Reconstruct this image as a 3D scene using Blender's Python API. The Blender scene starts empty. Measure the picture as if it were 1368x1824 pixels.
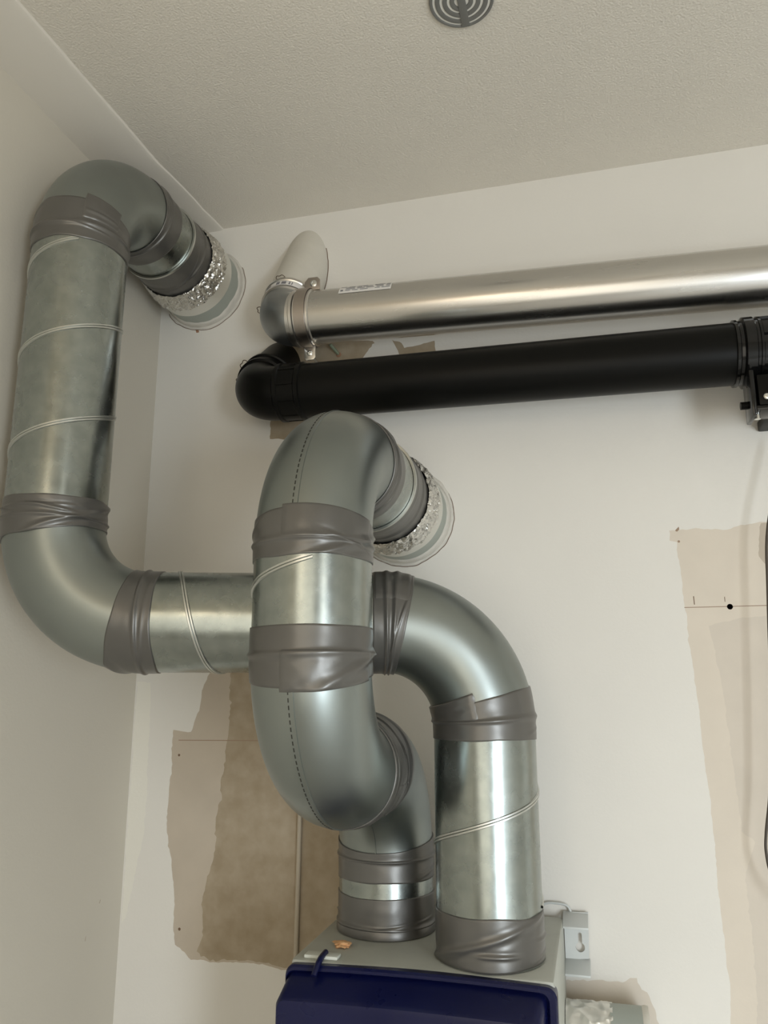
import bpy, bmesh, math, random
from math import sin, cos, pi, radians as R, exp
from mathutils import Vector as V, noise, geometry

scene = bpy.context.scene
COL = scene.collection
# ---------------------------------------------------------------- camera
cam_d = bpy.data.cameras.new('camera')
cam = bpy.data.objects.new('camera', cam_d)
COL.objects.link(cam)
cam_d.sensor_fit = 'HORIZONTAL'
cam_d.sensor_width = 36.0
cam_d.lens = 36.0 * 1400 / 1368
cam_d.clip_start = 0.01
cam.location = (0.955, -1.55, 1.516)
cam.rotation_mode = 'XYZ'
cam.rotation_euler = (R(90 + 12.7), 0, R(14.5))
scene.camera = cam
# ---------------------------------------------------------------- light
w = bpy.data.worlds.new('world')
scene.world = w
w.use_nodes = True
w.node_tree.nodes['Background'].inputs[0].default_value = (0.8, 0.85, 0.9, 1)
w.node_tree.nodes['Background'].inputs[1].default_value = 0.35


def area(name, loc, target, sx, sy, power, color):
    l = bpy.data.lights.new(name, 'AREA')
    l.shape = 'RECTANGLE'
    l.size, l.size_y, l.energy, l.color = sx, sy, power, color
    o = bpy.data.objects.new(name, l)
    COL.objects.link(o)
    o.location = loc
    o.rotation_euler = (V(target) - V(loc)).to_track_quat('-Z', 'Y').to_euler()
    return o


area('doorway_daylight', (2.36, -2.64, 0.92), (1.75, 0.0, -0.45), 0.55, 1.5, 42, (0.84, 0.93, 1.0))
area('doorway_fanlight', (2.30, -2.62, 2.05), (0.4, -0.45, 1.95), 0.40, 0.85, 3.2, (1.0, 0.95, 0.84))
area('front_fill', (0.75, -2.57, 1.35), (0.55, 0.0, 1.30), 1.3, 1.5, 9, (1.0, 0.93, 0.80))  # fill panel added behind the camera to lift the left corner, no real lamp


def lamp(name, loc, radius, power, color):
    l = bpy.data.lights.new(name, 'POINT')
    l.shadow_soft_size, l.energy, l.color = radius, power, color
    o = bpy.data.objects.new(name, l)
    COL.objects.link(o)
    o.location = loc


lamp('ceiling_bulb', (0.55, -2.40, 2.10), 0.10, 2.5, (1.0, 0.80, 0.56))
scene.view_settings.view_transform = 'Standard'
scene.view_settings.look = 'None'
scene.view_settings.gamma = 1
scene.view_settings.use_curve_mapping = False
scene.view_settings.exposure = 0.10

# ---------------------------------------------------------------- materials


def mat(name, col, rough=0.5, metal=0.0, var=0.0, var_scale=8.0, col2=None, bump=0.0, bump_scale=200.0,
        bump_dist=0.001, rough_var=0.0, rough_scale=30.0, stretch=None, spangle=0.0, spangle_scale=70.0, spec=0.5, coat=0.0):
    m = bpy.data.materials.new(name)
    m.use_nodes = True
    nt = m.node_tree
    b = nt.nodes['Principled BSDF']
    b.inputs['Metallic'].default_value = metal
    b.inputs['Roughness'].default_value = rough
    b.inputs['Specular IOR Level'].default_value = spec
    b.inputs['Coat Weight'].default_value = coat
    tc = nt.nodes.new('ShaderNodeTexCoord')
    src = tc.outputs['Object']
    if stretch:
        mp = nt.nodes.new('ShaderNodeMapping')
        mp.inputs['Scale'].default_value = stretch
        nt.links.new(src, mp.inputs[0])
        src = mp.outputs[0]

    def nz(scale, detail=3.0):
        n = nt.nodes.new('ShaderNodeTexNoise')
        n.inputs['Scale'].default_value = scale
        n.inputs['Detail'].default_value = detail
        nt.links.new(src, n.inputs['Vector'])
        return n.outputs['Fac']

    def remap(o, a, c, lo=0.3, hi=0.7):
        r = nt.nodes.new('ShaderNodeMapRange')
        r.inputs[1].default_value, r.inputs[2].default_value = lo, hi
        r.inputs[3].default_value, r.inputs[4].default_value = a, c
        nt.links.new(o, r.inputs[0])
        return r.outputs[0]
    if col2 is None:
        col2 = tuple(c * (1 - var) for c in col)
    if var or spangle:
        mx = nt.nodes.new('ShaderNodeMix')
        mx.data_type = 'RGBA'
        mx.inputs[6].default_value = (*col, 1)
        mx.inputs[7].default_value = (*col2, 1)
        f = remap(nz(var_scale), 0, 1)
        if spangle:
            vo = nt.nodes.new('ShaderNodeTexVoronoi')
            vo.inputs['Scale'].default_value = spangle_scale
            nt.links.new(src, vo.inputs['Vector'])
            sp = nt.nodes.new('ShaderNodeSeparateColor')
            nt.links.new(vo.outputs['Color'], sp.inputs[0])
            ma = nt.nodes.new('ShaderNodeMath')
            ma.operation = 'MULTIPLY_ADD'
            ma.inputs[1].default_value = spangle
            nt.links.new(sp.outputs[0], ma.inputs[0])
            nt.links.new(f, ma.inputs[2])
            f = ma.outputs[0]
            ra = nt.nodes.new('ShaderNodeMath')
            ra.operation = 'MULTIPLY_ADD'
            ra.inputs[1].default_value = spangle * 0.22
            ra.inputs[2].default_value = rough
            nt.links.new(sp.outputs[1], ra.inputs[0])
            nt.links.new(ra.outputs[0], b.inputs['Roughness'])
        nt.links.new(f, mx.inputs[0])
        nt.links.new(mx.outputs[2], b.inputs['Base Color'])
    else:
        b.inputs['Base Color'].default_value = (*col, 1)
    if rough_var:
        nt.links.new(remap(nz(rough_scale), rough - rough_var, rough + rough_var), b.inputs['Roughness'])
    if bump:
        bp = nt.nodes.new('ShaderNodeBump')
        bp.inputs['Strength'].default_value = bump
        bp.inputs['Distance'].default_value = bump_dist
        nt.links.new(nz(bump_scale, 4.0), bp.inputs['Height'])
        nt.links.new(bp.outputs[0], b.inputs['Normal'])
    return m


M = {}
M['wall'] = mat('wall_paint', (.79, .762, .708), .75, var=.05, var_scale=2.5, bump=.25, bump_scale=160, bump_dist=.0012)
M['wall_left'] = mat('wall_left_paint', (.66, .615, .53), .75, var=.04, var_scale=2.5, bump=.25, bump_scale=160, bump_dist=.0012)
M['ceiling'] = mat('ceiling_stipple', (.76, .715, .635), .85, var=.05, var_scale=3, bump=.65, bump_scale=260, bump_dist=.003)
M['ceil_strip'] = mat('ceiling_strip_paint', (.74, .70, .63), .8, var=.04, var_scale=4, bump=.3, bump_scale=120, bump_dist=.001)
M['floor'] = mat('floor_concrete', (.60, .57, .52), .8, var=.2, var_scale=5)
M['cream'] = mat('paint_cream', (.81, .785, .71), .75, bump=.25, bump_scale=160, bump_dist=.0012)
M['smudge'] = mat('paint_smudge', (.74, .70, .63), .8, var=.08, var_scale=20, bump=.25, bump_scale=160, bump_dist=.0012)
M['tan_light'] = mat('plaster_light', (.55, .475, .385), .85, var=.08, var_scale=14, bump=.25, bump_scale=90, bump_dist=.001)
M['tan_dark'] = mat('plaster_bare', (.35, .28, .19), .9, col2=(.43, .355, .26), var=.3, var_scale=30, bump=.3, bump_scale=70, bump_dist=.0012)
M['r_light'] = mat('plaster_pale', (.715, .64, .545), .85, var=.05, var_scale=12, bump=.2, bump_scale=120, bump_dist=.001)
M['r_dark'] = mat('plaster_greyish', (.67, .60, .515), .85, var=.07, var_scale=12, bump=.2, bump_scale=120, bump_dist=.001)
M['mark'] = mat('pencil_mark', (.16, .10, .06), .8)
M['pencil'] = mat('pencil_line_faint', (.33, .23, .16), .8)
M['galv'] = mat('galvanised_sheet', (.365, .395, .375), .26, 1.0, col2=(.30, .33, .315), var=.2, var_scale=45, rough_var=.05, rough_scale=28, bump=.12, bump_scale=18, bump_dist=.0008)
M['elbow'] = mat('galvanised_pressed', (.31, .338, .325), .37, 1.0, col2=(.27, .297, .288), var=.15, var_scale=6, rough_var=.04, rough_scale=12, bump=.08, bump_scale=30, bump_dist=.0006)
M['seam'] = mat('galvanised_seam', (.60, .615, .59), .34, 1.0)
M['stitch'] = mat('spot_weld', (.05, .05, .045), .6, .5)
M['tape'] = mat('duct_tape', (.150, .145, .135), .34, .55, col2=(.128, .123, .114), var=.15, var_scale=10, spec=.75, bump=.08, bump_scale=500, bump_dist=.0006)
M['foil'] = mat('crumpled_foil', (.74, .73, .70), .15, 1.0, bump=.8, bump_scale=130, bump_dist=.004)
M['foil_smooth'] = mat('foil_tape_dull', (.76, .75, .70), .42, .75, bump=.25, bump_scale=60, bump_dist=.002)
M['grey_pipe'] = mat('grey_green_paint', (.40, .43, .39), .5, .2, var=.1, var_scale=12)
M['plaster'] = mat('sealing_plaster', (.68, .65, .59), .85, var=.12, var_scale=30, bump=.6, bump_scale=70, bump_dist=.003)
M['alu'] = mat('brushed_aluminium', (.64, .625, .60), .26, 1.0, var=.08, var_scale=5, rough_var=.02, rough_scale=8, stretch=(1, 9, 9))
M['alu_elbow'] = mat('cast_aluminium', (.40, .415, .42), .42, 1.0, var=.12, var_scale=15, rough_var=.05)
M['alu_ring'] = mat('aluminium_ring', (.70, .68, .65), .30, 1.0)
M['clamp'] = mat('clamp_steel', (.46, .41, .37), .38, 1.0, rough_var=.08)
M['zinc'] = mat('zinc_screw', (.75, .75, .72), .25, 1.0)
M['sleeve'] = mat('painted_sleeve', (.70, .67, .60), .6, var=.06, var_scale=25, bump=.2, bump_scale=80, bump_dist=.001)
M['label'] = mat('paper_label', (.80, .78, .76), .6)
M['print'] = mat('label_print', (.22, .22, .24), .7)
M['black'] = mat('black_plastic', (.0035, .0035, .003), .36, spec=.14)
M['black_gloss'] = mat('black_plastic_gloss', (.005, .005, .005), .13, spec=.4)
M['wire'] = mat('spring_wire', (.16, .12, .09), .4, .8)
M['unit'] = mat('unit_plastic', (.45, .46, .41), .5, var=.08, var_scale=20)
M['unit_lid'] = mat('navy_plastic', (.003, .005, .045), .30, var=.25, var_scale=5, rough_var=.06, rough_scale=14, spec=.4)
M['unit_tab'] = mat('pale_latch', (.66, .68, .62), .5)
M['bracket'] = mat('grey_metal_bracket', (.58, .60, .59), .45, .1)
M['dark'] = mat('dark_hole', (.012, .010, .010), .9)
M['foam'] = mat('dried_foam', (.72, .36, .16), .9, col2=(.80, .52, .28), var=.3, var_scale=60, bump=.8, bump_scale=120, bump_dist=.004)
M['vent'] = mat('vent_grey', (.17, .17, .16), .5)
M['vent_back'] = mat('vent_inner_pale', (.80, .78, .72), .6)
M['cable'] = mat('dark_cable', (.055, .043, .032), .5)
M['conduit'] = mat('painted_conduit', (.46, .40, .31), .6)
M['plug'] = mat('green_screw', (.30, .36, .27), .4, .6)
M['rust'] = mat('rusty_plaster', (.36, .20, .12), .9)

# ---------------------------------------------------------------- helpers


def tag(o, label=None, cat=None, group=None, kind=None):
    if label: o['label'] = label
    if cat: o['category'] = cat
    if group: o['group'] = group
    if kind: o['kind'] = kind
    return o


def thing(name, loc, label, cat):
    o = bpy.data.objects.new(name, None)
    COL.objects.link(o)
    o.location = loc
    o.empty_display_size = .05
    return tag(o, label, cat)


def base_of(parent):
    b = V((0, 0, 0))
    while parent:
        b += parent.location
        parent = parent.parent
    return b


def mk(name, verts, faces, m, parent=None, smooth=True, angle=None):
    me = bpy.data.meshes.new(name)
    b = base_of(parent)
    me.from_pydata([tuple(V(v) - b) for v in verts], [], faces)
    bm = bmesh.new()
    bm.from_mesh(me)
    bmesh.ops.recalc_face_normals(bm, faces=bm.faces[:])
    bm.to_mesh(me)
    bm.free()
    me.materials.append(M[m] if isinstance(m, str) else m)
    if smooth:
        me.polygons.foreach_set('use_smooth', [True] * len(me.polygons))
        if angle:
            me.set_sharp_from_angle(angle=R(angle))
    me.update()
    o = bpy.data.objects.new(name, me)
    COL.objects.link(o)
    if parent: o.parent = parent
    return o


class Path:
    """planar centre line made of straight and bent stretches"""

    def __init__(s, p, t, n, segs):
        s.segs = []
        p, t, n = V(p), V(t).normalized(), V(n).normalized()
        s.B = t.cross(n)
        L = 0.0
        for g in segs:
            if g[0] == 'L':
                s.segs.append((L, g[1], 'L', p.copy(), t.copy(), n.copy(), 0, 1))
                p = p + t * g[1]
                L += g[1]
            else:
                rad, ang = g[1], R(g[2])
                sg = 1 if ang > 0 else -1
                ln = rad * abs(ang)
                s.segs.append((L, ln, 'A', p.copy(), t.copy(), n.copy(), rad, sg))
                a = abs(ang)
                p = p + t * rad * sin(a) + n * sg * rad * (1 - cos(a))
                t, n = t * cos(a) + n * sg * sin(a), n * cos(a) - t * sg * sin(a)
                L += ln
        s.len = L
        s.end, s.tend, s.nend = p, t, n

    def at(s, x):
        for g in s.segs:
            if x <= g[0] + g[1] + 1e-9: break
        d = x - g[0]
        if g[2] == 'L':
            return g[3] + g[4] * d, g[4], g[5]
        a = d / g[6]
        p, t, n, rad, sg = g[3], g[4], g[5], g[6], g[7]
        return p + t * rad * sin(a) + n * sg * rad * (1 - cos(a)), t * cos(a) + n * sg * sin(a), n * cos(a) - t * sg * sin(a)

    def pt(s, x, th, r):
        p, t, n = s.at(x)
        return p + n * (r * cos(th)) + s.B * (r * sin(th))


def sweep(name, path, s0, s1, r, m, parent, n=72, ns=24, cap=False, clip=None, smooth=True):
    """r: number or function(s, theta) -> radius"""
    vs, fs = [], []
    rf = r if callable(r) else (lambda a, b: r)
    for i in range(ns + 1):
        s = s0 + (s1 - s0) * i / ns
        for k in range(n):
            th = 2 * pi * k / n
            q = path.pt(s, th, rf(s, th))
            if clip and q.y > clip:
                t = path.at(s)[1]
                q = q - t * ((q.y - clip) / t.y)
            vs.append(q)
    for i in range(ns):
        for k in range(n):
            a, b = i * n + k, i * n + (k + 1) % n
            fs.append((a, b, b + n, a + n))
    if cap:
        fs.append(tuple(range(n - 1, -1, -1)))
        fs.append(tuple(range(ns * n, ns * n + n)))
    return mk(name, vs, fs, m, parent, smooth, 40)


def lathe(name, path, prof, m, parent, n=72, th0=0.0, th1=2 * pi, angle=35):
    """prof: list of (s, r) swept round the path"""
    full = abs(th1 - th0 - 2 * pi) < 1e-6
    cols = n if full else n + 1
    vs, fs = [], []
    for s, r in prof:
        for k in range(cols):
            vs.append(path.pt(s, th0 + (th1 - th0) * k / n, r))
    for i in range(len(prof) - 1):
        for k in range(n):
            a, b = i * cols + k, i * cols + (k + 1) % cols
            fs.append((a, b, b + cols, a + cols))
    return mk(name, vs, fs, m, parent, True, angle)


def tape(path, s0, s1, parent, beads=(), r=.0805, seed=0, creases=3, wob=.0018, thick=.0011, ns=44, n=120, flap=None, lift=.0022, name='tape_band', bump_h=.0026, hel=None):
    rnd = random.Random(seed)
    cr = []
    for _ in range(creases):
        cr.append((rnd.uniform(s0 + .15 * (s1 - s0), s1 - .15 * (s1 - s0)), rnd.uniform(0, 2 * pi), rnd.uniform(.35, 1.1),
                   rnd.uniform(-.022, .022), rnd.uniform(.0006, lift), rnd.uniform(.0012, .0028)))

    def rad(s, th):
        h = thick
        for b in beads:
            d = (s - b) + .0012 * sin(th * 2 + seed)
            h += bump_h * exp(-(d / .0032) ** 2)
        for (c, t0, wd, sl, ht, w_) in cr:
            dt = (th - t0 + pi) % (2 * pi) - pi
            if abs(dt) < wd * 1.6:
                f = exp(-(dt / wd) ** 4)
                d = s - c - sl * dt
                h += f * ht * (exp(-(d / w_) ** 2) - .35 * exp(-((d - 2.2 * w_) / w_) ** 2))
        if hel:
            ph = (th - hel[1] - 2 * pi * hel[2] * (s - hel[0]) + pi) % (2 * pi) - pi
            d = ph / (2 * pi * hel[2])
            h += .0028 * exp(-(d / .0042) ** 2) - .0006 * exp(-((abs(d) - .010) / .004) ** 2)
        h += .0005 * noise.noise(V((s * 60, cos(th) * 3 + seed, sin(th) * 3)))
        return r + h
    vs, fs = [], []
    for i in range(ns + 1):
        for k in range(n):
            th = 2 * pi * k / n
            u = i / ns
            e0 = wob * noise.noise(V((cos(th) * 1.3 + seed * 3.1, sin(th) * 1.3, 0)))
            e1 = wob * noise.noise(V((cos(th) * 1.3 + seed * 3.1, sin(th) * 1.3, 7)))
            s = s0 + e0 + (s1 + e1 - s0 - e0) * u
            rr = rad(s, th)
            if i in (0, ns): rr = r - .0006
            elif i in (1, ns - 1):
                s = s0 + e0 + .0003 if i == 1 else s1 + e1 - .0003
            vs.append(path.pt(s, th, rr))
    for i in range(ns):
        for k in range(n):
            a, b = i * n + k, i * n + (k + 1) % n
            fs.append((a, b, b + n, a + n))
    o = mk(name, vs, fs, 'tape', parent, True)
    if flap:
        a0, a1, f0, f1 = flap
        vs, fs = [], []
        nn, mm = 28, 22
        for i in range(mm + 1):
            for k in range(nn + 1):
                th = a0 + (a1 - a0) * k / nn
                s = f0 + (f1 - f0) * i / mm
                edge = k in (0, nn) or i in (0, mm)
                th += .012 * noise.noise(V((s * 90, seed, 0)))
                h = rad(s, th) + (-.0004 if edge else .0014 + .0007 * noise.noise(V((s * 80, th * 6, seed))))
                vs.append(path.pt(s, th, h))
        for i in range(mm):
            for k in range(nn):
                a = i * (nn + 1) + k
                fs.append((a, a + 1, a + nn + 2, a + nn + 1))
        mk('tape_end', vs, fs, 'tape', o, True)
    return o


def helix(name, path, s0, s1, th0, turns_per_m, r, parent, w_=.0044, h=.0022, n_per=90):
    """raised lock seam winding round a straight duct"""
    tot = turns_per_m * (s1 - s0)
    n = max(8, int(abs(tot) * n_per))
    prof = ((-w_, -.0004), (-w_ + .0011, h), (-.0008, h), (0, h * .1), (.0008, h), (w_ - .0011, h), (w_, -.0004))
    vs, fs = [], []
    for i in range(n + 1):
        s = s0 + (s1 - s0) * i / n
        th = th0 + 2 * pi * tot * i / n
        for d, hh in prof:
            vs.append(path.pt(min(max(s + d, s0), s1), th, r + hh))
    q = len(prof)
    for i in range(n):
        for k in range(q - 1):
            a = i * q + k
            fs.append((a, a + 1, a + q + 1, a + q))
    return mk(name, vs, fs, 'seam', parent, True, 30)


def ridge(name, path, s0, s1, th, r, parent, w_=.0016, h=.0012, dashes=False, ns=48, shift=.003):
    """welded seam along a bend, with a row of spot-weld dashes beside it"""
    vs, fs = [], []
    prof = ((-w_, -.0004), (-w_ * .6, h), (w_ * .6, h), (w_, -.0004))
    for i in range(ns + 1):
        s = s0 + (s1 - s0) * i / ns
        for d, hh in prof:
            vs.append(path.pt(s, th + (d + shift) / r, r + hh))
    q = len(prof)
    for i in range(ns):
        for k in range(q - 1):
            a = i * q + k
            fs.append((a, a + 1, a + q + 1, a + q))
    o = mk(name, vs, fs, 'elbow', parent, True, 30)
    if dashes:
        vs, fs = [], []
        step = .0062
        k = 0
        s = s0
        while s < s1 - step:
            i0 = len(vs)
            for (ds, d) in ((0, -.0007), (.0036, -.0007), (.0036, .0007), (0, .0007)):
                vs.append(path.pt(s + ds, th + (d - .003) / r, r + .0004))
            for (ds, d) in ((0, -.0007), (.0036, -.0007), (.0036, .0007), (0, .0007)):
                vs.append(path.pt(s + ds, th + (d - .003) / r, r - .001))
            fs += [(i0, i0 + 1, i0 + 2, i0 + 3)] + [(i0 + j, i0 + (j + 1) % 4, i0 + 4 + (j + 1) % 4, i0 + 4 + j) for j in range(4)]
            s += step
        d = mk('weld_dashes', vs, fs, 'stitch', parent, False)
        d['kind'] = 'stuff'
    return o


def bevel_box(name, c, size, m, parent=None, bev=.002, seg=2, rot=None):
    bm = bmesh.new()
    bmesh.ops.create_cube(bm, size=1)
    for v in bm.verts:
        v.co = V((v.co.x * size[0], v.co.y * size[1], v.co.z * size[2]))
    if bev:
        bmesh.ops.bevel(bm, geom=bm.edges[:], offset=bev, segments=seg, profile=.5, affect='EDGES')
    if rot is not None:
        bmesh.ops.rotate(bm, verts=bm.verts, cent=(0, 0, 0), matrix=rot)
    vs = [v.co + V(c) for v in bm.verts]
    bm.verts.index_update()
    fs = [[v.index for v in f.verts] for f in bm.faces]
    bm.free()
    return mk(name, vs, fs, m, parent, True, 35)


def prism(name, poly, axis, a, b, m, parent=None, bev=0):
    """poly in the two other axes, run along axis from a to b"""
    def p3(u, v, w_):
        return {'x': (w_, u, v), 'y': (u, w_, v), 'z': (u, v, w_)}[axis]
    n = len(poly)
    vs = [p3(u, v, a) for u, v in poly] + [p3(u, v, b) for u, v in poly]
    fs = [tuple(range(n)), tuple(range(2 * n - 1, n - 1, -1))] + [(k, (k + 1) % n, n + (k + 1) % n, n + k) for k in range(n)]
    if bev:
        bm = bmesh.new()
        bv = [bm.verts.new(v) for v in vs]
        for f in fs: bm.faces.new([bv[i] for i in f])
        bmesh.ops.bevel(bm, geom=bm.edges[:], offset=bev, segments=2, profile=.5, affect='EDGES')
        bm.verts.index_update()
        vs = [v.co.copy() for v in bm.verts]
        fs = [[v.index for v in f.verts] for f in bm.faces]
        bm.free()
    return mk(name, vs, fs, m, parent, True, 35)


def tube(name, pts, r, m, parent=None, n=10, res=6):
    """round bar through points (smoothed)"""
    pts = [V(p) for p in pts]
    P = []
    for i in range(len(pts) - 1):
        p0, p1, p2, p3 = pts[max(i - 1, 0)], pts[i], pts[i + 1], pts[min(i + 2, len(pts) - 1)]
        for k in range(res):
            t = k / res
            P.append(.5 * ((2 * p1) + (p2 - p0) * t + (2 * p0 - 5 * p1 + 4 * p2 - p3) * t * t + (3 * p1 - p0 - 3 * p2 + p3) * t ** 3))
    P.append(pts[-1])
    vs, fs = [], []
    t = (P[1] - P[0]).normalized()
    u = t.orthogonal().normalized()
    for i, p in enumerate(P):
        t = (P[min(i + 1, len(P) - 1)] - P[max(i - 1, 0)]).normalized()
        u = (u - t * u.dot(t)).normalized()
        v = t.cross(u)
        for k in range(n):
            a = 2 * pi * k / n
            vs.append(p + u * (r * cos(a)) + v * (r * sin(a)))
    for i in range(len(P) - 1):
        for k in range(n):
            a, b = i * n + k, i * n + (k + 1) % n
            fs.append((a, b, b + n, a + n))
    fs.append(tuple(range(n - 1, -1, -1)))
    fs.append(tuple(range((len(P) - 1) * n, len(P) * n)))
    return mk(name, vs, fs, m, parent, True, 50)


def screw(name, c, d, r, parent, m='zinc', h=.003):
    """round screw head with a cross slot, facing along d"""
    d = V(d).normalized()
    p = Path(c, d, d.orthogonal(), [('L', h + .01)])
    o = lathe(name, p, [(0, r), (h * .5, r), (h * .85, r * .8), (h, r * .45), (h * .7, r * .35), (h * .7, 0.0001)], m, parent, n=20)
    return o


# ---------------------------------------------------------------- the room
H = 2.60
XR, YF = 2.90, -2.60
POLY = {
    'cream': [(0.003, 1.5308), (0.0349, 1.5307), (0.0394, 1.4317), (0.0425, 1.3185), (0.0412, 1.2302), (0.0272, 1.1433), (0.012, 1.06), (0.003, 1.05)],
    'tan_light': [(0.1774, 1.5595), (0.1578, 1.5131), (0.1533, 1.4786), (0.1368, 1.4283), (0.0962, 1.4324), (0.0959, 1.3567), (0.0925, 1.2345), (0.1064, 1.1793), (0.1167, 1.1366), (0.1213, 1.0467), (0.1266, 1.0226), (0.1623, 0.9991), (0.2034, 0.9972), (0.3128, 1.0017), (0.3521, 0.9951), (0.5712, 1.0002), (0.5608, 1.2316), (0.457, 1.4368), (0.4069, 1.5693)],
    'tan_dark': [(0.22, 1.556), (0.2237, 1.4519), (0.2159, 1.3782), (0.2115, 1.3157), (0.2159, 1.3017), (0.2027, 1.2679), (0.2049, 1.201), (0.198, 1.1681), (0.1843, 1.1258), (0.1801, 1.0916), (0.1844, 1.0369), (0.1738, 1.013), (0.1829, 1.003), (0.2034, 1.001), (0.3127, 1.005), (0.352, 0.999), (0.565, 1.004), (0.556, 1.2316), (0.453, 1.4368), (0.403, 1.556)],
    'tan_c': [(0.2907, 2.1196), (0.2928, 2.0576), (0.3579, 2.051), (0.3959, 2.1036)],
    'tan_d': [(0.3243, 2.2987), (0.3267, 2.2165), (0.4723, 2.2011), (0.5018, 2.2244), (0.5171, 2.2426), (0.5337, 2.2606), (0.4976, 2.2782)],
    'tan_e': [(0.5719, 2.2615), (0.5845, 2.235), (0.5944, 2.2077), (0.6709, 2.1993), (0.6667, 2.2491), (0.6494, 2.2472), (0.6183, 2.2416), (0.5996, 2.2398), (0.5896, 2.2568)],
    'r_light': [(1.1126, 1.8093), (1.1607, 1.8112), (1.2142, 1.8052), (1.2391, 1.8125), (1.2722, 1.8171), (1.45, 1.8202), (1.45, 0.85), (1.148, 0.85), (1.1462, 0.9763), (1.1511, 1.0302), (1.147, 1.0921), (1.1446, 1.1963), (1.1444, 1.2667), (1.1451, 1.3285), (1.1399, 1.3867), (1.1372, 1.5017), (1.1312, 1.6048), (1.1306, 1.6458), (1.1282, 1.6894), (1.1276, 1.7326), (1.1232, 1.7646), (1.1249, 1.7871), (1.1111, 1.7899)],
    'r_corner': [(1.2724, 1.815), (1.2663, 1.7858), (1.2661, 1.7544), (1.2721, 1.7385), (1.3071, 1.732), (1.44, 1.7386), (1.44, 1.816)],
    'r_dark': [(1.1669, 1.6286), (1.1745, 1.583), (1.1809, 1.5273), (1.1841, 1.4265), (1.1891, 1.3014), (1.1914, 1.2778), (1.2103, 1.2605), (1.2041, 1.2423), (1.1894, 1.1988), (1.1927, 1.0955), (1.188, 0.9752), (1.188, .87), (1.44, .87), (1.44, 1.6485), (1.2328, 1.6425)],
    'bottom': [(0.86, 1.018), (0.9317, 1.0224), (0.9832, 1.0266), (0.9902, 1.0341), (1.0021, 1.0333), (1.0081, 1.0139), (1.019, 1.0131), (1.0267, 0.9941), (1.0337, 0.9658), (1.0455, 0.945), (1.05, .88), (0.8701, 0.88)],
    'rust1': [(.070, 2.395), (.078, 2.372), (.090, 2.352), (.098, 2.338), (.104, 2.336), (.092, 2.362), (.084, 2.385)],
    'pencil1': [(0.1092, 1.4125), (0.1094, 1.4108), (0.3014, 1.4128), (0.3013, 1.4145)],
    'pencil2': [(1.1281, 1.6639), (1.128, 1.6625), (1.3458, 1.6629), (1.3459, 1.6643)],
    'tick1': [(1.1449, 1.6837), (1.1465, 1.6837), (1.1468, 1.6681), (1.1452, 1.6682)],
    'tick2': [(1.1983, 1.6812), (1.1995, 1.6811), (1.1994, 1.6719), (1.1983, 1.6719)],
    'dot3': [(1.1237, 1.8098), (1.128, 1.8139), (1.1301, 1.816), (1.1307, 1.8105), (1.1264, 1.8064), (1.1235, 1.8077)],
}


def circ(x, z, r, n=12):
    return [(x + r * cos(2 * pi * k / n), z + r * sin(2 * pi * k / n)) for k in range(n)]


POLY['dot1'] = circ(.1124, 1.3817, .0026)
POLY['dot2'] = circ(.1340, 1.0507, .0029)
POLY['dot4'] = circ(1.1280, 1.7875, .0023)
POLY['hole'] = circ(1.2065, 1.6628, .0052, 14)
MATOF = {'cream': 'cream', 'smudge': 'smudge', 'tan_light': 'tan_light', 'tan_dark': 'tan_dark', 'tan_c': 'tan_dark', 'tan_d': 'tan_dark', 'tan_e': 'tan_dark',
         'r_light': 'r_light', 'r_corner': 'tan_light', 'r_dark': 'r_dark', 'bottom': 'r_dark', 'rust1': 'rust', 'pencil1': 'pencil', 'pencil2': 'pencil', 'tick1': 'mark', 'tick2': 'mark',
         'dot1': 'mark', 'dot2': 'mark', 'dot3': 'pencil', 'dot4': 'pencil', 'hole': 'dark'}
rnd = random.Random(4)


def jagged(poly, amp, step=.006):
    out = []
    n = len(poly)
    for i in range(n):
        a, b = V(poly[i]), V(poly[(i + 1) % n])
        L = (b - a).length
        k = max(1, int(L / step))
        nrm = V((-(b - a).y, (b - a).x)) / max(L, 1e-6)
        for j in range(k):
            p = a + (b - a) * j / k
            q = p + nrm * amp * (noise.noise(V((p.x * 40, p.y * 40, 1.7))) + .7 * noise.noise(V((p.x * 130, p.y * 130, 5))) + .5 * noise.noise(V((p.x * 330, p.y * 330, 9))))
            out.append((q.x, q.y))
    return out


JAG = {'rust1': .006, 'tan_light': .0025, 'tan_dark': .0045, 'tan_c': .003, 'tan_d': .004, 'tan_e': .002, 'r_light': .002, 'r_dark': .003, 'r_corner': .003, 'bottom': .0035, 'cream': .003, 'smudge': .006}


def pip(p, poly):
    c = False
    j = len(poly) - 1
    for i in range(len(poly)):
        if (poly[i][1] > p[1]) != (poly[j][1] > p[1]) and p[0] < (poly[j][0] - poly[i][0]) * (p[1] - poly[i][1]) / (poly[j][1] - poly[i][1]) + poly[i][0]:
            c = not c
        j = i
    return c


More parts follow.
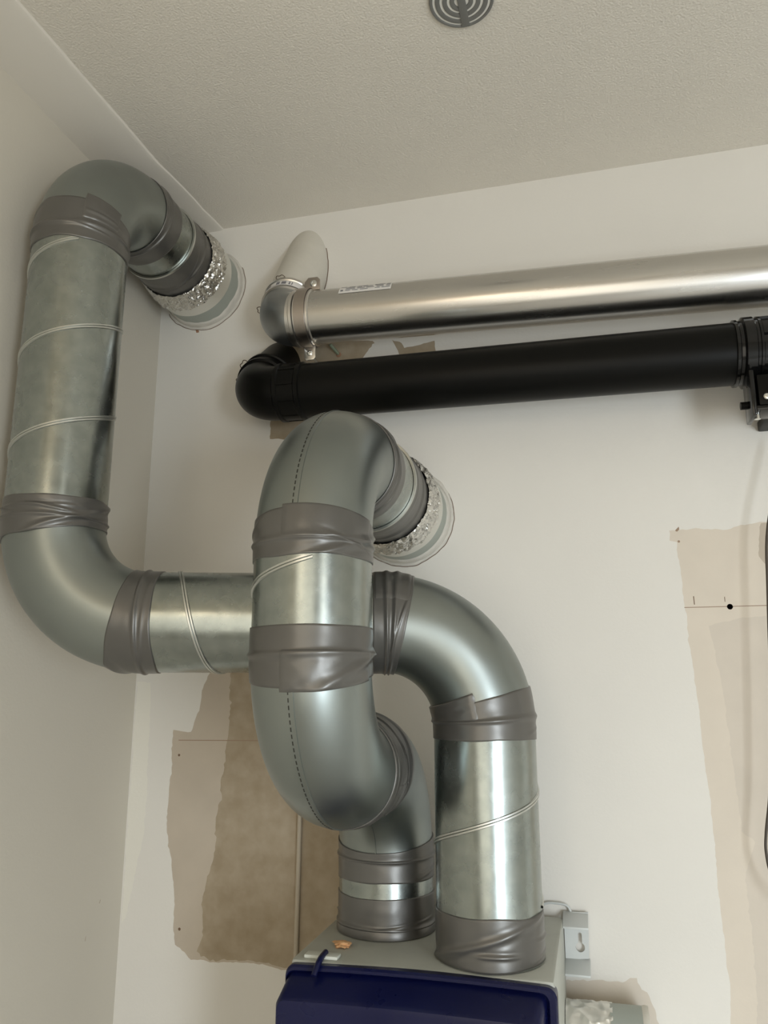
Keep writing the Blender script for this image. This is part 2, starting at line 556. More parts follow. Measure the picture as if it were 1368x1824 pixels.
def back_wall():
    polys = {k: (jagged(v, JAG[k]) if k in JAG else v) for k, v in POLY.items()}
    vs, es = [], []

    def add(p):
        i0 = len(vs)
        vs.extend(V(q) for q in p)
        es.extend((i0 + i, i0 + (i + 1) % len(p)) for i in range(len(p)))
    add([(0, 0), (XR, 0), (XR, H), (0, H)])
    for p in polys.values(): add(p)
    ov, oe, of, *_ = geometry.delaunay_2d_cdt(vs, es, [], 0, 1e-5)
    me = bpy.data.meshes.new('wall_back')
    keys = list(polys)
    slots = ['wall'] + sorted(set(MATOF.values()))
    idx, faces = [], []
    for f in of:
        c = sum((ov[i] for i in f), V((0, 0))) / len(f)
        s = 'wall'
        for k in keys:
            if pip(c, polys[k]): s = MATOF[k] if k != 'hole' else 'HOLE'
        if s == 'HOLE': continue
        faces.append(f)
        idx.append(slots.index(s))
    n0 = len(ov)
    verts = [(p.x, 0, p.y) for p in ov]
    # the drilled hole, a cup 3 cm deep
    hp = polys['hole']
    i0 = len(verts)
    verts += [(x, 0, z) for x, z in hp] + [(x, .03, z) for x, z in hp]
    n = len(hp)
    for k in range(n):
        faces.append((i0 + k, i0 + (k + 1) % n, i0 + n + (k + 1) % n, i0 + n + k))
        idx.append(slots.index('dark'))
    faces.append(tuple(range(i0 + n, i0 + 2 * n)))
    idx.append(slots.index('dark'))
    me.from_pydata(verts, [], faces)
    for s in slots: me.materials.append(M[s])
    me.polygons.foreach_set('material_index', idx)
    # face the room
    bm = bmesh.new()
    bm.from_mesh(me)
    fl = [f for f in bm.faces if abs(f.normal.y) > .9 and f.normal.y > 0]
    bmesh.ops.reverse_faces(bm, faces=fl)
    bm.to_mesh(me)
    bm.free()
    o = bpy.data.objects.new('wall_back', me)
    COL.objects.link(o)
    return tag(o, kind='structure')


wall_back = back_wall()


def slab(name, lo, hi, m):
    c = [(a + b) / 2 for a, b in zip(lo, hi)]
    o = bevel_box(name, c, [b - a for a, b in zip(lo, hi)], m, None, bev=0)
    return tag(o, kind='structure')


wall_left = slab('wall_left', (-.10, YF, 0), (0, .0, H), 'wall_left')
slab('wall_right', (XR, YF, 0), (XR + .1, 0, H), 'wall')
slab('floor', (-.1, YF - .1, -.1), (XR + .1, .1, 0), 'floor')
slab('ceiling', (-.1, YF - .1, H), (XR + .1, .1, H + .1), 'ceiling')
# front wall behind the camera with the open doorway
dx0, dx1, dz = 1.98, 2.86, 2.15
fw = slab('wall_front', (-.1, YF - .1, 0), (dx0, YF, H), 'wall')
slab('trim_2', (dx0, YF - .1, dz), (dx1, YF, H), 'wall')

# dropped strip of ceiling along the left wall, with a slightly wavy edge and a groove
vs, fs = [], []
N = 60
for i in range(N + 1):
    y = YF + (0 - YF) * i / N
    x = .118 + (y + .677) * .027 + .0016 * noise.noise(V((y * 9, 0, 0)))
    if y > -.27: x += (y + .27) * .06 + .003 * noise.noise(V((y * 30, 3, 0)))
    dz_ = .007 if y < -.25 else .004
    vs += [(0, y, H), (0, y, H - dz_), (x - .006, y, H - dz_), (x, y, H - dz_ * .55), (x + .002, y, H)]
for i in range(N):
    for k in range(4):
        a = i * 5 + k
        fs.append((a, a + 1, a + 6, a + 5))
fs.append((0, 1, 2, 3, 4))
tag(mk('trim_1', vs, fs, 'ceil_strip', None, True, 30), kind='structure')

# two scuffs on the left wall
for (y, z, l, ry) in ((-.077, 1.111, .006, .6), (-.115, 1.055, .008, .1)):
    prism('scuff_mark', [(y - .0012, z - l / 2), (y + .0012, z - l / 2), (y + .0012 + ry * .004, z + l / 2), (y - .0006 + ry * .004, z + l / 2)], 'x', 0, .0004, 'tan_light', wall_left)

# ---------------------------------------------------------------- ducts
u = V((.957, .290, 0)).normalized()
rx, ry = .785, -.255          # foot of the right-hand riser
lx, ly = rx - u.x * .702, ry - u.y * .702   # the left-hand riser
Z0 = 1.1265
ER = .16
r0 = .08


def wall_collar(path, s0, L, parent, seed, elbow_tape=.05):
    """from a bend through the wall: tape, bare metal, wide tape, foil, dull foil, grey pipe, plaster"""
    f = lambda a: s0 + L * a
    sweep('collar_pipe', path, s0 - .002, f(.36), .0815, 'galv', parent, ns=6)
    tape(path, s0 - .02, f(.13), parent, beads=(s0,), r=.0808, seed=seed, creases=2)
    tape(path, f(.29), f(.56), parent, beads=(f(.45),), r=.0845, seed=seed + 1, creases=4, lift=.003)
    lathe('duct_end_rim', path, [(f(.29) - .003, .0822), (f(.29) - .003, .0862), (f(.29) + .001, .0868), (f(.29) + .004, .0850)], 'seam', parent)
    rn = random.Random(seed)

    def foil(s, th):
        t = (s - f(.54)) / (f(.71) - f(.54))
        q = V((cos(th) * 6.5, sin(th) * 6.5, s * 75 + seed))
        a = 1 - abs(noise.noise(q)) * 2
        return .0865 + .0075 * t + .0042 * a * (1 if .02 < t < .98 else .3) + .0024 * (1 - 2 * abs(noise.noise(q * 2.3)))
    sweep('crumpled_foil', path, f(.54), f(.71), foil, 'foil', parent, n=240, ns=26)
    sweep('foil_strip', path, f(.69), f(.82), lambda s, th: .0945 + .0008 * noise.noise(V((cos(th) * 3, sin(th) * 3, s * 40))), 'foil_smooth', parent, n=96, ns=6)
    sweep('insulated_pipe', path, f(.80), s0 + L, .0935, 'grey_pipe', parent, n=96, ns=4)

    def pl(s, th):
        t = (s - f(.93)) / (L * .07)
        return .0935 + .0022 + .003 * t + .0012 * noise.noise(V((cos(th) * 4, sin(th) * 4, s * 60 + seed)))
    vs, fs = [], []
    n, ns = 120, 6
    for i in range(ns + 1):
        for k in range(n):
            th = 2 * pi * k / n
            e = .007 * noise.noise(V((cos(th) * 1.6 + seed, sin(th) * 1.6, 2))) + .004 * noise.noise(V((cos(th) * 6, sin(th) * 6, seed)))
            a = f(.94) + e
            s = a + (s0 + L - a) * i / ns
            vs.append(path.pt(s, th, .0932 if i == 0 else pl(s, th)))
    for i in range(ns):
        for k in range(n):
            a, b = i * n + k, i * n + (k + 1) % n
            fs.append((a, b, b + n, a + n))
    mk('sealing_tape', vs, fs, 'plaster', parent, True)
    # lumpy plaster ring on the wall round the pipe, a piece of the wall
    c = path.at(s0 + L)[0]
    vs, fs = [], []
    for k in range(n):
        th = 2 * pi * k / n
        q = noise.noise(V((cos(th) * 2 + seed, sin(th) * 2, 4))) + .6 * noise.noise(V((cos(th) * 7 + seed, sin(th) * 7, 9)))
        ro = .1035 + .0035 * q
        for (rr, yy) in ((.097, -.001), (.0985, -.0045 - .002 * q), (ro - .002, -.0028), (ro, .0)):
            vs.append((c.x + rr * cos(th), yy, c.z + rr * sin(th)))
    for k in range(n):
        for j in range(3):
            a, b = k * 4 + j, ((k + 1) % n) * 4 + j
            fs.append((a, a + 1, b + 1, b))
    mk('plaster_ring', vs, fs, 'plaster', wall_back, True)
    cp_ = []
    for k in range(40):
        th = R(-150 + 175 * k / 39)
        ro = .1045 + .002 * noise.noise(V((cos(th) * 6, sin(th) * 6, seed))) + .0035 * noise.noise(V((cos(th) * 2 + seed, sin(th) * 2, 4)))
        cp_.append((c.x + ro * cos(th), -.0004, c.z + ro * sin(th)))
    tube('crack', cp_, .0007, 'mark', wall_back, n=6, res=2)


# ---- run one: riser on the right, across behind the loop, up the left corner and into the wall
d1 = thing('ventilation_duct', (rx, ry, Z0), 'long galvanised duct rising at right, crossing left and climbing the left corner', 'duct')
zH = 1.6215
p1 = Path((rx, ry, Z0), (0, 0, 1), -u, [('L', zH - ER - Z0), ('A', ER, 90), ('L', .702 - 2 * ER), ('A', ER, -90), ('L', 2.285 - zH - ER)])
a1 = zH - ER - Z0
a2 = a1 + ER * pi / 2
a3 = a2 + .702 - 2 * ER
a4 = a3 + ER * pi / 2
a5 = p1.len
# theta on p1: 0 = left (riser), pi/2 = room side
HR = (0, R(352), 1 / .158)
HH = (a2 + .334, pi, 1 / .142)
HL = (a4, R(132.7), 1 / .163)


def hel_at(h, x):
    return h[1] + 2 * pi * h[2] * (x - h[0])


sec = sweep('straight_section', p1, 0, a1 + .002, r0, 'galv', d1, n=96, ns=4)
helix('spiral_seam', p1, .072, a1 - .024, hel_at(HR, .072), HR[2], r0, sec)
sec = sweep('straight_section', p1, a2 - .002, a3 + .002, r0, 'galv', d1, n=96, ns=4)
helix('spiral_seam', p1, .612, .940, hel_at(HH, .612), HH[2], r0, sec)
sec = sweep('straight_section', p1, a4 - .002, a5, r0, 'galv', d1, n=96, ns=4)
helix('spiral_seam', p1, a4 + .036, a5 - .026, hel_at(HL, a4 + .036), HL[2], r0, sec)
sweep('bend', p1, a1, a2, .0796, 'elbow', d1, n=96, ns=30)
b = sweep('bend', p1, a3, a4, .0796, 'elbow', d1, n=96, ns=30)
tape(p1, .001, .069, d1, beads=(), seed=11, creases=5, lift=.0045, wob=.004, hel=HR)
tape(p1, .313, .376, d1, beads=(a1 + .008,), seed=12, creases=3, wob=.003, flap=(R(-30), R(75), .345, .392))
tape(p1, .553, .606, d1, beads=(.572, .584), seed=13, creases=2, wob=.002, flap=(R(112), R(205), .556, .605), lift=.002)
tape(p1, .943, 1.005, d1, beads=(a3 - .001,), seed=14, creases=3, wob=.003, hel=HH)
tape(p1, 1.196, 1.252, d1, beads=(a4,), seed=15, creases=4, wob=.004, lift=.003, hel=HL)
# top bend turns to the wall
zT = 2.285
p2 = Path((lx, ly, zT - .09), (0, 0, 1), (0, 1, 0), [('L', .09), ('A', ER, 90), ('L', -ly - ER)])
b2 = .09 + ER * pi / 2
sweep('bend', p2, .09, b2, .0796, 'elbow', d1, n=96, ns=30)
tape(p2, .066, .128, d1, beads=(.092,), seed=16, creases=4, wob=.004, lift=.0035, flap=(R(215), R(262), .10, .137))
wall_collar(p2, b2, -ly - ER, d1, 21)

# ---- run two: S-shaped loop in front
d2 = thing('ventilation_duct', (.597, -.15, Z0), 'galvanised duct bent in an S, looping forward in front of the crossing duct', 'duct')
z1, z2 = 1.24, 1.56
zs = 1.704
p3 = Path((.597, -.15, Z0), (0, 0, 1), (0, -1, 0), [('L', z1 - Z0), ('A', ER, 90), ('L', .08), ('A', ER, -90), ('L', zs - z2), ('A', ER, -90), ('L', .39)])
c1 = z1 - Z0
c2 = c1 + ER * pi / 2
c3 = c2 + .08
c4 = c3 + ER * pi / 2
c5 = c4 + zs - z2
c6 = c5 + ER * pi / 2
sweep('straight_section', p3, .004, c1 + .002, r0, 'galv', d2, n=96, ns=4)
lathe('spigot_ring', p3, [(.0, .0815), (0, .0835), (.012, .0835), (.015, .0815)], 'tape', d2)
b = sweep('bend', p3, c1, c2, .0796, 'elbow', d2, n=96, ns=30)
ridge('weld_seam', p3, c1, c2, 0, .0796, b)
sweep('straight_section', p3, c2 - .002, c3 + .002, r0, 'galv', d2, n=96, ns=3)
b = sweep('bend', p3, c3, c4, .0796, 'elbow', d2, n=96, ns=30)
ridge('weld_seam', p3, c3, c4, 0, .0796, b, dashes=True)
sec = sweep('straight_section', p3, c4 - .002, c5 + .002, r0, 'galv', d2, n=96, ns=4)
HF = (c4, R(98), 1 / .155)
helix('spiral_seam', p3, c4 + .037, c5 - .023, hel_at(HF, c4 + .037), HF[2], r0, sec)
b = sweep('bend', p3, c5, c6, .0796, 'elbow', d2, n=96, ns=30)
ridge('weld_seam', p3, c5, c6, 0, .0796, b, dashes=True)
tape(p3, .012, .060, d2, beads=(.014,), seed=31, creases=2)
tape(p3, .082, .145, d2, beads=(c1 + .004,), seed=32, creases=2, wob=.003)
tape(p3, .345, .462, d2, beads=(c2, c3), seed=33, creases=6, wob=.004, lift=.004, flap=(R(35), R(75), .372, .43))
tape(p3, .667, .731, d2, beads=(c4,), seed=34, creases=4, wob=.001, hel=HF, flap=(R(-10), R(85), .664, .70))
tape(p3, .818, .868, d2, beads=(c5,), seed=35, creases=5, wob=.003, lift=.003, hel=HF, flap=(R(-12), R(85), .840, .871))
wall_collar(p3, c6, .39, d2, 41)

# ---------------------------------------------------------------- aluminium flue
fl = thing('flue_pipe', (.36, -.11, 2.28), 'bare aluminium flue pipe, upper of the two pipes along the back wall', 'pipe')
ra = .0555
pd = V((-1, 0, .0307)).normalized()
dn = V((0, cos(R(58)), sin(R(58))))
dn = (dn - pd * dn.dot(pd)).normalized()
xs = 1.62
pa0 = V((xs, -.11, 2.277 - (xs - .486) * .0307))
La = (xs - .390) / .99953
pa = Path(pa0, pd, dn, [('L', La), ('A', .03, 90), ('L', .34)])
e0, e1 = La, La + .03 * pi / 2
pipe = sweep('pipe', pa, 0, La - .037, ra, 'alu', fl, n=96, ns=4)
lathe('socket', pa, [(La - .046, ra + .0003), (La - .044, ra + .0035), (La - .036, ra + .0045), (La - .030, ra + .0015), (La - .012, ra + .0015),
                     (La - .010, ra + .004), (La - .004, ra + .004), (La - .002, ra + .0012), (La + .002, ra + .0012)], 'alu_ring', fl)
sweep('bend', pa, e0 - .002, e1 + .012, ra, 'alu_elbow', fl, n=96, ns=30)
lathe('collar', pa, [(e1 + .010, ra), (e1 + .011, ra + .0035), (e1 + .014, ra + .0035), (e1 + .016, ra + .0022), (e1 + .036, ra + .0022), (e1 + .038, ra + .0045), (e1 + .045, ra + .0045), (e1 + .047, ra + .001), (e1 + .05, ra)], 'alu_ring', fl)
# printed strip round the collar, with dark print
CT = 0.0


def patch(name, path, s0, s1, t0, t1, r, m, parent, n=20, h=.0004):
    vs, fs = [], []
    for i in range(2):
        for k in range(n + 1):
            vs.append(path.pt(s1 if i else s0, t0 + (t1 - t0) * k / n, r + h))
    for k in range(n):
        fs.append((k, k + 1, n + k + 2, n + k + 1))
    i0 = len(vs)
    return mk(name, vs, fs, m, parent, True)


patch('print_strip', pa, e1 + .018, e1 + .034, R(222), R(322), ra + .0022, 'label', fl)
for a_, b_ in ((231, 234), (236, 238), (240, 243), (258, 266), (270, 280), (286, 289), (292, 294)):
    patch('print_mark', pa, e1 + .021, e1 + .031, R(a_), R(b_), ra + .0027, 'print', fl, n=4)
lab = patch('label', pa, (xs - .609) / .99953, (xs - .499) / .99953, R(261), R(291), ra + .0003, 'label', fl)
rl = random.Random(3)
for row in range(4):
    x = .501 + (.012 if row < 3 else 0)
    while x < .600:
        l_ = rl.uniform(.006, .022)
        if not (.560 < x < .572):
            th = R(268 + row * 5.5)
            patch('fine_print', pa, (xs - min(x + l_, .606)) / .99953, (xs - x) / .99953, th, th + R(2.2), ra + .0008, 'print', lab, n=2)
        x += l_ + rl.uniform(.003, .006)
patch('fine_print', pa, (xs - .508) / .99953, (xs - .5025) / .99953, R(267), R(273), ra + .0008, 'print', lab, n=3)
sweep('wall_sleeve', pa, e1 + .045, e1 + .34, ra + .0002, 'sleeve', fl, n=96, ns=40, clip=.002)

# ---------------------------------------------------------------- black air pipe
bl = thing('air_pipe', (.31, -.12, 2.11), 'matt black plastic pipe below the aluminium flue', 'pipe')
rb = .056
qd = V((-1, 0, .012)).normalized()
qn = V((0, cos(R(40)), sin(R(40))))
qn = (qn - qd * qn.dot(qd)).normalized()
xs = 1.62
qb0 = V((xs, -.12, 2.1135 - (xs - .365) * .0125))
Lb = (xs - .365) / .99993
pb = Path(qb0, qd, qn, [('L', Lb), ('A', .06, 90), ('L', .26)])
f0, f1 = Lb, Lb + .06 * pi / 2
sweep('pipe', pb, .30, Lb - .05, rb, 'black', bl, n=96, ns=4)
lathe('socket', pb, [(Lb - .058, rb + .0002), (Lb - .056, rb + .004), (Lb - .048, rb + .004), (Lb - .046, rb + .0018), (Lb - .012, rb + .0018), (Lb - .010, rb + .0045),
                     (Lb - .003, rb + .0045), (Lb, rb)], 'black', bl)
for k in range(10):
    th = 2 * pi * k / 10
    vs = []
    for (s, dt, h) in ((Lb - .046, -.03, .0014), (Lb - .046, .03, .0014), (Lb - .012, .03, .0014), (Lb - .012, -.03, .0014)):
        vs.append(pb.pt(s, th + dt, rb + h))
    for (s, dt, h) in ((Lb - .046, -.02, .0035), (Lb - .046, .02, .0035), (Lb - .012, .02, .0035), (Lb - .012, -.02, .0035)):
        vs.append(pb.pt(s, th + dt, rb + h))
    mk('rib', vs, [(4, 5, 6, 7)] + [(j, (j + 1) % 4, 4 + (j + 1) % 4, 4 + j) for j in range(4)], 'black', bl, False)
sweep('bend', pb, f0 - .002, f1 + .004, rb, 'black', bl, n=96, ns=30)
lathe('collar', pb, [(f1 + .000, rb), (f1 + .002, rb + .005), (f1 + .010, rb + .005), (f1 + .012, rb + .0025), (f1 + .030, rb + .0025), (f1 + .032, rb + .006), (f1 + .040, rb + .006), (f1 + .042, rb)], 'black', bl)
sweep('wall_sleeve', pb, f1 + .03, f1 + .26, rb, 'black', bl, n=64, ns=30, clip=.002)


def spring_clip(path, s, th, r, parent, w_=.008):
    """bent wire loop standing off a collar"""
    pts = []
    for (dt, h) in ((-w_, -.001), (-w_ * 1.05, .005), (-w_ * .6, .010), (0, .0085), (w_ * .6, .010), (w_ * 1.05, .005), (w_, -.001)):
        pts.append(path.pt(s, th + dt / r, r + h))
    tube('spring_clip', pts, .0009, 'wire', parent, n=8, res=5)


spring_clip(pb, f1 + .018, R(188), rb + .003, bl)
spring_clip(pb, f1 + .024, R(226), rb + .003, bl, .0095)
spring_clip(pa, e1 + .012, R(186), ra + .003, fl, .007)
spring_clip(pa, e1 + .048, R(262), ra - .001, fl, .009)

# right-hand coupling on the black pipe
xc = 1.232
sc = (xs - xc)
lathe('coupling', pb, [(sc + .002, rb), (sc + .001, rb + .004), (sc - .004, rb + .004), (sc - .006, rb + .0015), (sc - .011, rb + .002), (sc - .014, rb + .0075), (sc - .030, rb + .0075), (sc - .032, rb + .0045),
                       (sc - .036, rb + .0045), (sc - .037, rb + .0065), (sc - .041, rb + .0065), (sc - .042, rb + .002), (sc - .20, rb + .002)], 'black_gloss', bl)
for k in range(8):
    th0 = 2 * pi * k / 8
    vs = []
    n = 6
    for s in (sc - .041, sc - .16):
        for j in range(n + 1):
            vs.append(pb.pt(s, th0 + .06 + .52 * j / n, rb + .002))
    for s in (sc - .0416, sc - .1595):
        for j in range(n + 1):
            vs.append(pb.pt(s, th0 + .07 + .50 * j / n, rb + .0065))
    fs = []
    q = n + 1
    for j in range(n):
        fs.append((2 * q + j, 2 * q + j + 1, 3 * q + j + 1, 3 * q + j))
        fs.append((j, j + 1, 2 * q + j + 1, 2 * q + j))
        fs.append((q + j, q + j + 1, 3 * q + j + 1, 3 * q + j))
    fs += [(0, q, 3 * q, 2 * q), (n, q + n, 3 * q + n, 2 * q + n)]
    mk('grip_panel', vs, fs, 'black_gloss', bl, True, 30)

# hairline crack where the painted sleeve meets the wall
cpts = []
for k in range(22):
    th = R(-35 - 75 * k / 21 + 0)
    q = pa.pt(e1 + .2, R(330 + 80 * k / 21), ra + .0012)
    q = q - dn * (q.y / dn.y)
    cpts.append(q + V((.0010 * noise.noise(q * 90), 0, .001 * noise.noise(q * 120))))
tube('crack', cpts, .0009, 'mark', wall_back, n=6, res=2)
# ---------------------------------------------------------------- flue clamp
cx = .418
cp = pa.at((xs - cx))[0]
cl = thing('pipe_clamp', (cp.x, 0, cp.z), 'dull steel clamp round the left end of the aluminium flue', 'clamp')
sC = (1.62 - cx) / .99953
lathe('band', pa, [(sC - .0115, ra + .0052), (sC - .0115, ra + .0072), (sC + .0115, ra + .0072), (sC + .0115, ra + .0052), (sC - .0115, ra + .0052)], 'clamp', cl)
# upper ear and lower tab
cz = cp.z
lug = prism('lug', [(cx - .004, cz + .055), (cx + .030, cz + .055), (cx + .030, cz + .078), (cx + .024, cz + .084), (cx + .004, cz + .084), (cx - .004, cz + .074)], 'y', -.128, -.124, 'clamp', cl, bev=.0008)
screw('screw', (cx + .016, -.128, cz + .069), (0, -1, 0), .0075, cl)
tabp = prism('tab', [(cx - .010, cz - .060), (cx + .014, cz - .060), (cx + .015, cz - .086), (cx + .010, cz - .091), (cx - .006, cz - .091), (cx - .010, cz - .086)], 'y', -.104, -.100, 'alu_ring', cl, bev=.0008)
screw('screw', (cx + .002, -.104, cz - .076), (0, -1, 0), .006, cl)
tube('stud', [(cx, -.05, cz), (cx, 0.0, cz)], .004, 'zinc', cl)
tube('stud', [(cx + .002, -.10, cz - .076), (cx + .002, .0, cz - .076)], .003, 'zinc', cl)
tube('stud', [(cx + .016, -.124, cz + .069), (cx + .016, .0, cz + .069)], .003, 'zinc', cl)

# ---------------------------------------------------------------- black bracket under the coupling
bk = thing('pipe_bracket', (1.29, 0, 2.0), 'black bracket with screws under the black coupling', 'bracket')
bevel_box('saddle', (1.30, -.150, 2.012), (.09, .050, .055), 'black', bk, .003)
bevel_box('side_cheek', (1.247, -.148, 2.008), (.008, .060, .080), 'black_gloss', bk, .002)
bevel_box('base_bar', (1.30, -.145, 1.981), (.100, .056, .008), 'black_gloss', bk, .002)
screw('screw', (1.268, -.1745, 1.999), (0, -1, 0), .0055, bk)
tube('bolt', [(1.254, -.155, 1.980), (1.254, -.155, 1.966)], .0052, 'zinc', bk, n=14)
tube('knob', [(1.243, -.140, 1.997), (1.232, -.140, 1.997)], .007, 'black', bk, n=14)
bevel_box('wall_arm', (1.31, -.06, 2.000), (.05, .118, .02), 'black', bk, .003)

# ---------------------------------------------------------------- ventilation unit
un = thing('ventilation_unit', (.69, -.17, .45), 'pale grey ventilation unit with navy front cover at bottom of photo', 'ventilation unit')
X0, X1, YB, YU = .498, .883, -.012, -.338
ZT = 1.125
prism('housing', [(X0, YU), (X1, YU), (X1, YB), (X0, YB)], 'z', .45, ZT, 'unit', un, bev=.006)


def loft(name, rings, m, parent, cap=True, angle=30):
    n = len(rings[0])
    vs = [q for r_ in rings for q in r_]
    fs = []
    for i in range(len(rings) - 1):
        for k in range(n):
            a, b = i * n + k, i * n + (k + 1) % n
            fs.append((a, b, b + n, a + n))
    if cap: fs.append(tuple(range((len(rings) - 1) * n, len(rings) * n)))
    return mk(name, vs, fs, m, parent, True, angle)


def rrect(x0, x1, za, zb, y, r, arch=0.0, n=6):
    out = []
    for (cx_, cz_, a0) in ((x1 - r, zb - r, 0), (x0 + r, zb - r, 90), (x0 + r, za + r, 180), (x1 - r, za + r, 270)):
        for k in range(n + 1):
            a = R(a0 + 90 * k / n)
            out.append((cx_ + r * cos(a), y, cz_ + r * sin(a)))
        if a0 == 0 and True:      # points along the top edge, for the gentle arch
            for k in range(1, 12):
                x = (x1 - r) + (x0 + r - (x1 - r)) * k / 12
                out.append((x, y, zb))
    mid = (x0 + x1) / 2
    hw = (x1 - x0) / 2
    return [(x, y, z + (arch * (1 - ((x - mid) / hw) ** 2) if z > (za + zb) / 2 else 0)) for x, y, z in out]


cov = loft('front_cover', [rrect(X0 - .004, X1 + .003, .46, 1.120, -.326, .012, .004), rrect(X0 - .004, X1 + .003, .46, 1.120, -.347, .014, .004), rrect(X0 - .003, X1 + .001, .461, 1.117, -.350, .014, .004),
                           rrect(X0 - .002, X1 - .007, .463, 1.113, -.350, .012, .004), rrect(X0 - .001, X1 - .011, .466, 1.110, -.345, .011, .004),
                           rrect(X0 - .003, X1 - .018, .475, 1.090, -.385, .012, .003), rrect(X0 - .001, X1 - .020, .480, 1.086, -.389, .012, .003), rrect(X0 + .003, X1 - .024, .486, 1.080, -.390, .012, .003)], 'unit_lid', un)
bevel_box('latch', (.5425, -.322, 1.1275), (.052, .020, .005), 'unit_tab', un, .0015)
tube('cover_tab', [(.546, -.318, 1.131), (.546, -.345, 1.128), (.543, -.362, 1.112)], .0045, 'unit_lid', un)
# keyhole wall bracket at the right
br = []
hole = []
kx, kz = .910, 1.085


def keyhole_plate():
    outer = [(.884, 1.056), (.924, 1.060), (.926, 1.134), (.884, 1.132)]
    kh = []
    for k in range(13):
        a = R(65 - 310 * k / 12)
        kh.append((kx + .0078 * cos(a), kz - .008 + .0078 * sin(a)))
    kh += [(kx - .0034, kz + .013), (kx - .0018, kz + .0155), (kx + .0018, kz + .0155), (kx + .0034, kz + .013)]
    vs, es = [], []
    for p in (outer, kh):
        i0 = len(vs)
        vs.extend(V(q) for q in p)
        es.extend((i0 + i, i0 + (i + 1) % len(p)) for i in range(len(p)))
    ov, oe, of, *_ = geometry.delaunay_2d_cdt(vs, es, [], 0, 1e-6)
    fr = [f for f in of if not pip(sum((ov[i] for i in f), V((0, 0))) / len(f), kh)]
    n = len(ov)
    verts = [(p.x, -.010, p.y) for p in ov] + [(p.x, -.006, p.y) for p in ov]
    faces = [tuple(f) for f in fr] + [tuple(i + n for i in reversed(f)) for f in fr]
    for loop in (range(0, 4), range(4, 4 + len(kh))):
        L = list(loop)
        for i in range(len(L)):
            a, b_ = L[i], L[(i + 1) % len(L)]
            faces.append((a, b_, b_ + n, a + n))
    return mk('wall_bracket', verts, faces, 'bracket', un, False)


wb = keyhole_plate()
prism('bracket_flange', [(-.006, 1.130), (-.006, 1.134), (-.045, 1.118), (-.045, 1.114)], 'x', .883, .926, 'bracket', wb, bev=.001)
prism('bracket_flange', [(-.006, 1.060), (-.006, 1.056), (-.045, 1.040), (-.045, 1.044)], 'x', .883, .926, 'bracket', wb, bev=.001)
screw('bracket_screw', (.912, -.010, 1.112), (0, -1, 0), .0035, wb, 'clamp', .0025)
tube('hanging_loop', [(.84, -.006, 1.131), (.852, -.006, 1.143), (.872, -.006, 1.145), (.890, -.006, 1.142), (.897, -.006, 1.131)], .0022, 'bracket', un)

# dried foam crumb on the unit
fm = bmesh.new()
bmesh.ops.create_icosphere(fm, subdivisions=4, radius=1)
vs = []
for v in fm.verts:
    q = v.co
    k = 1 + .55 * noise.noise(q * 1.7 + V((3, 1, 0))) + .25 * noise.noise(q * 5)
    vs.append((.556 + q.x * .0135 * k, -.268 + q.y * .011 * k, ZT + max(.0004, .0035 + q.z * .0045 * k)))
fm.verts.index_update()
fs = [[v.index for v in f.verts] for f in fm.faces]
fm.free()
tag(mk('foam_crumb', vs, fs, 'foam', None, True), 'small orange lump of dried foam on the unit top', 'foam')

# ---------------------------------------------------------------- foil wrapped side duct, bottom right
sd = thing('side_duct', (.95, -.09, .96), 'short foil wrapped duct with grey tape beside the ventilation unit', 'duct')
ps = Path((.884, -.075, .957), (1, 0, 0), (0, 0, 1), [('L', .16)])


def crumple(s, th):
    q = V((s * 45, cos(th) * 3.2, sin(th) * 3.2))
    return .0545 + .0035 * (1 - 2 * abs(noise.noise(q))) + .001 * noise.noise(q * 3)


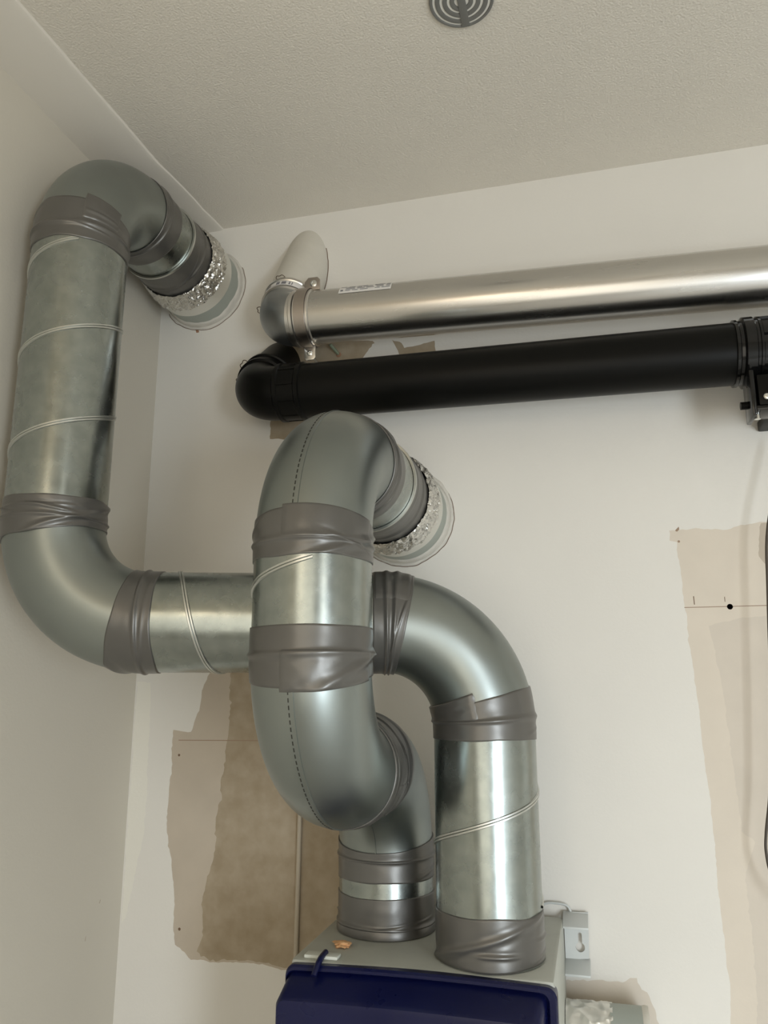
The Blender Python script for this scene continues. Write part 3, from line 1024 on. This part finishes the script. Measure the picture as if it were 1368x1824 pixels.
sweep('foil_wrap', ps, 0, .074, crumple, 'foil_smooth', sd, n=120, ns=40)
sweep('grey_tape', ps, .070, .122, .0565, 'grey_pipe', sd, n=80, ns=3)
lathe('end_cap', ps, [(.120, .0565), (.124, .058), (.130, .057), (.130, .0001)], 'sleeve', sd)

# ---------------------------------------------------------------- ceiling vent
vt = thing('ceiling_vent', (.812, -.500, H), 'round dark grey vent grille with curved slots in the ceiling', 'vent')
pv = Path((.812, -.500, H), (0, 0, -1), (1, 0, 0), [('L', .05)])
RV = .052
lathe('back_plate', pv, [(.0042, .0001), (.0042, RV - .003)], 'vent_back', vt)
lathe('rim', pv, [(.0, RV), (.0045, RV), (.0065, RV - .0015), (.0065, RV - .0045), (.0042, RV - .0055)], 'vent', vt)
r_ = RV - .0095
while r_ > .014:
    lathe('ring_slat', pv, [(.0042, r_ + .0002), (.0058, r_), (.0066, r_ - .003), (.0058, r_ - .0072), (.0042, r_ - .0074)], 'vent', vt, n=64)
    r_ -= .0118
bevel_box('cross_bar', (.812, -.500, H - .0055), (.013, 2 * RV - .010, .004), 'vent', vt, .001)

# ---------------------------------------------------------------- small wall things
tag(tube('conduit', [(.383, -.006, 1.02), (.384, -.006, 1.15), (.385, -.006, 1.30), (.386, -.006, 1.42)], .0045, 'conduit'), 'thin tan painted cable running up the wall left of the unit', 'cable')
tag(tube('loose_cable', [(1.315, -.06, 1.95), (1.272, -.06, 1.80), (1.260, -.06, 1.68), (1.247, -.06, 1.50), (1.233, -.055, 1.36), (1.2205, -.05, 1.285), (1.2175, -.05, 1.252), (1.223, -.05, 1.215), (1.243, -.05, 1.18), (1.29, -.045, 1.16)], .0024, 'cable'),
    'thin dark cable hanging in a curve at the right edge', 'cable')
sp = thing('wall_plug', (.442, 0, 2.25), 'small greenish screw sticking out of the wall between the pipes', 'screw')
tube('shank', [(.449, 0, 2.243), (.444, -.012, 2.249), (.438, -.024, 2.256)], .0038, 'plug', sp, n=12)
lathe('wall_stain', Path((.450, 0, 2.241), (0, -1, 0), (1, 0, 0), [('L', .01)]), [(.0, .006), (.001, .005), (.0015, .0001)], 'rust', sp, n=16)
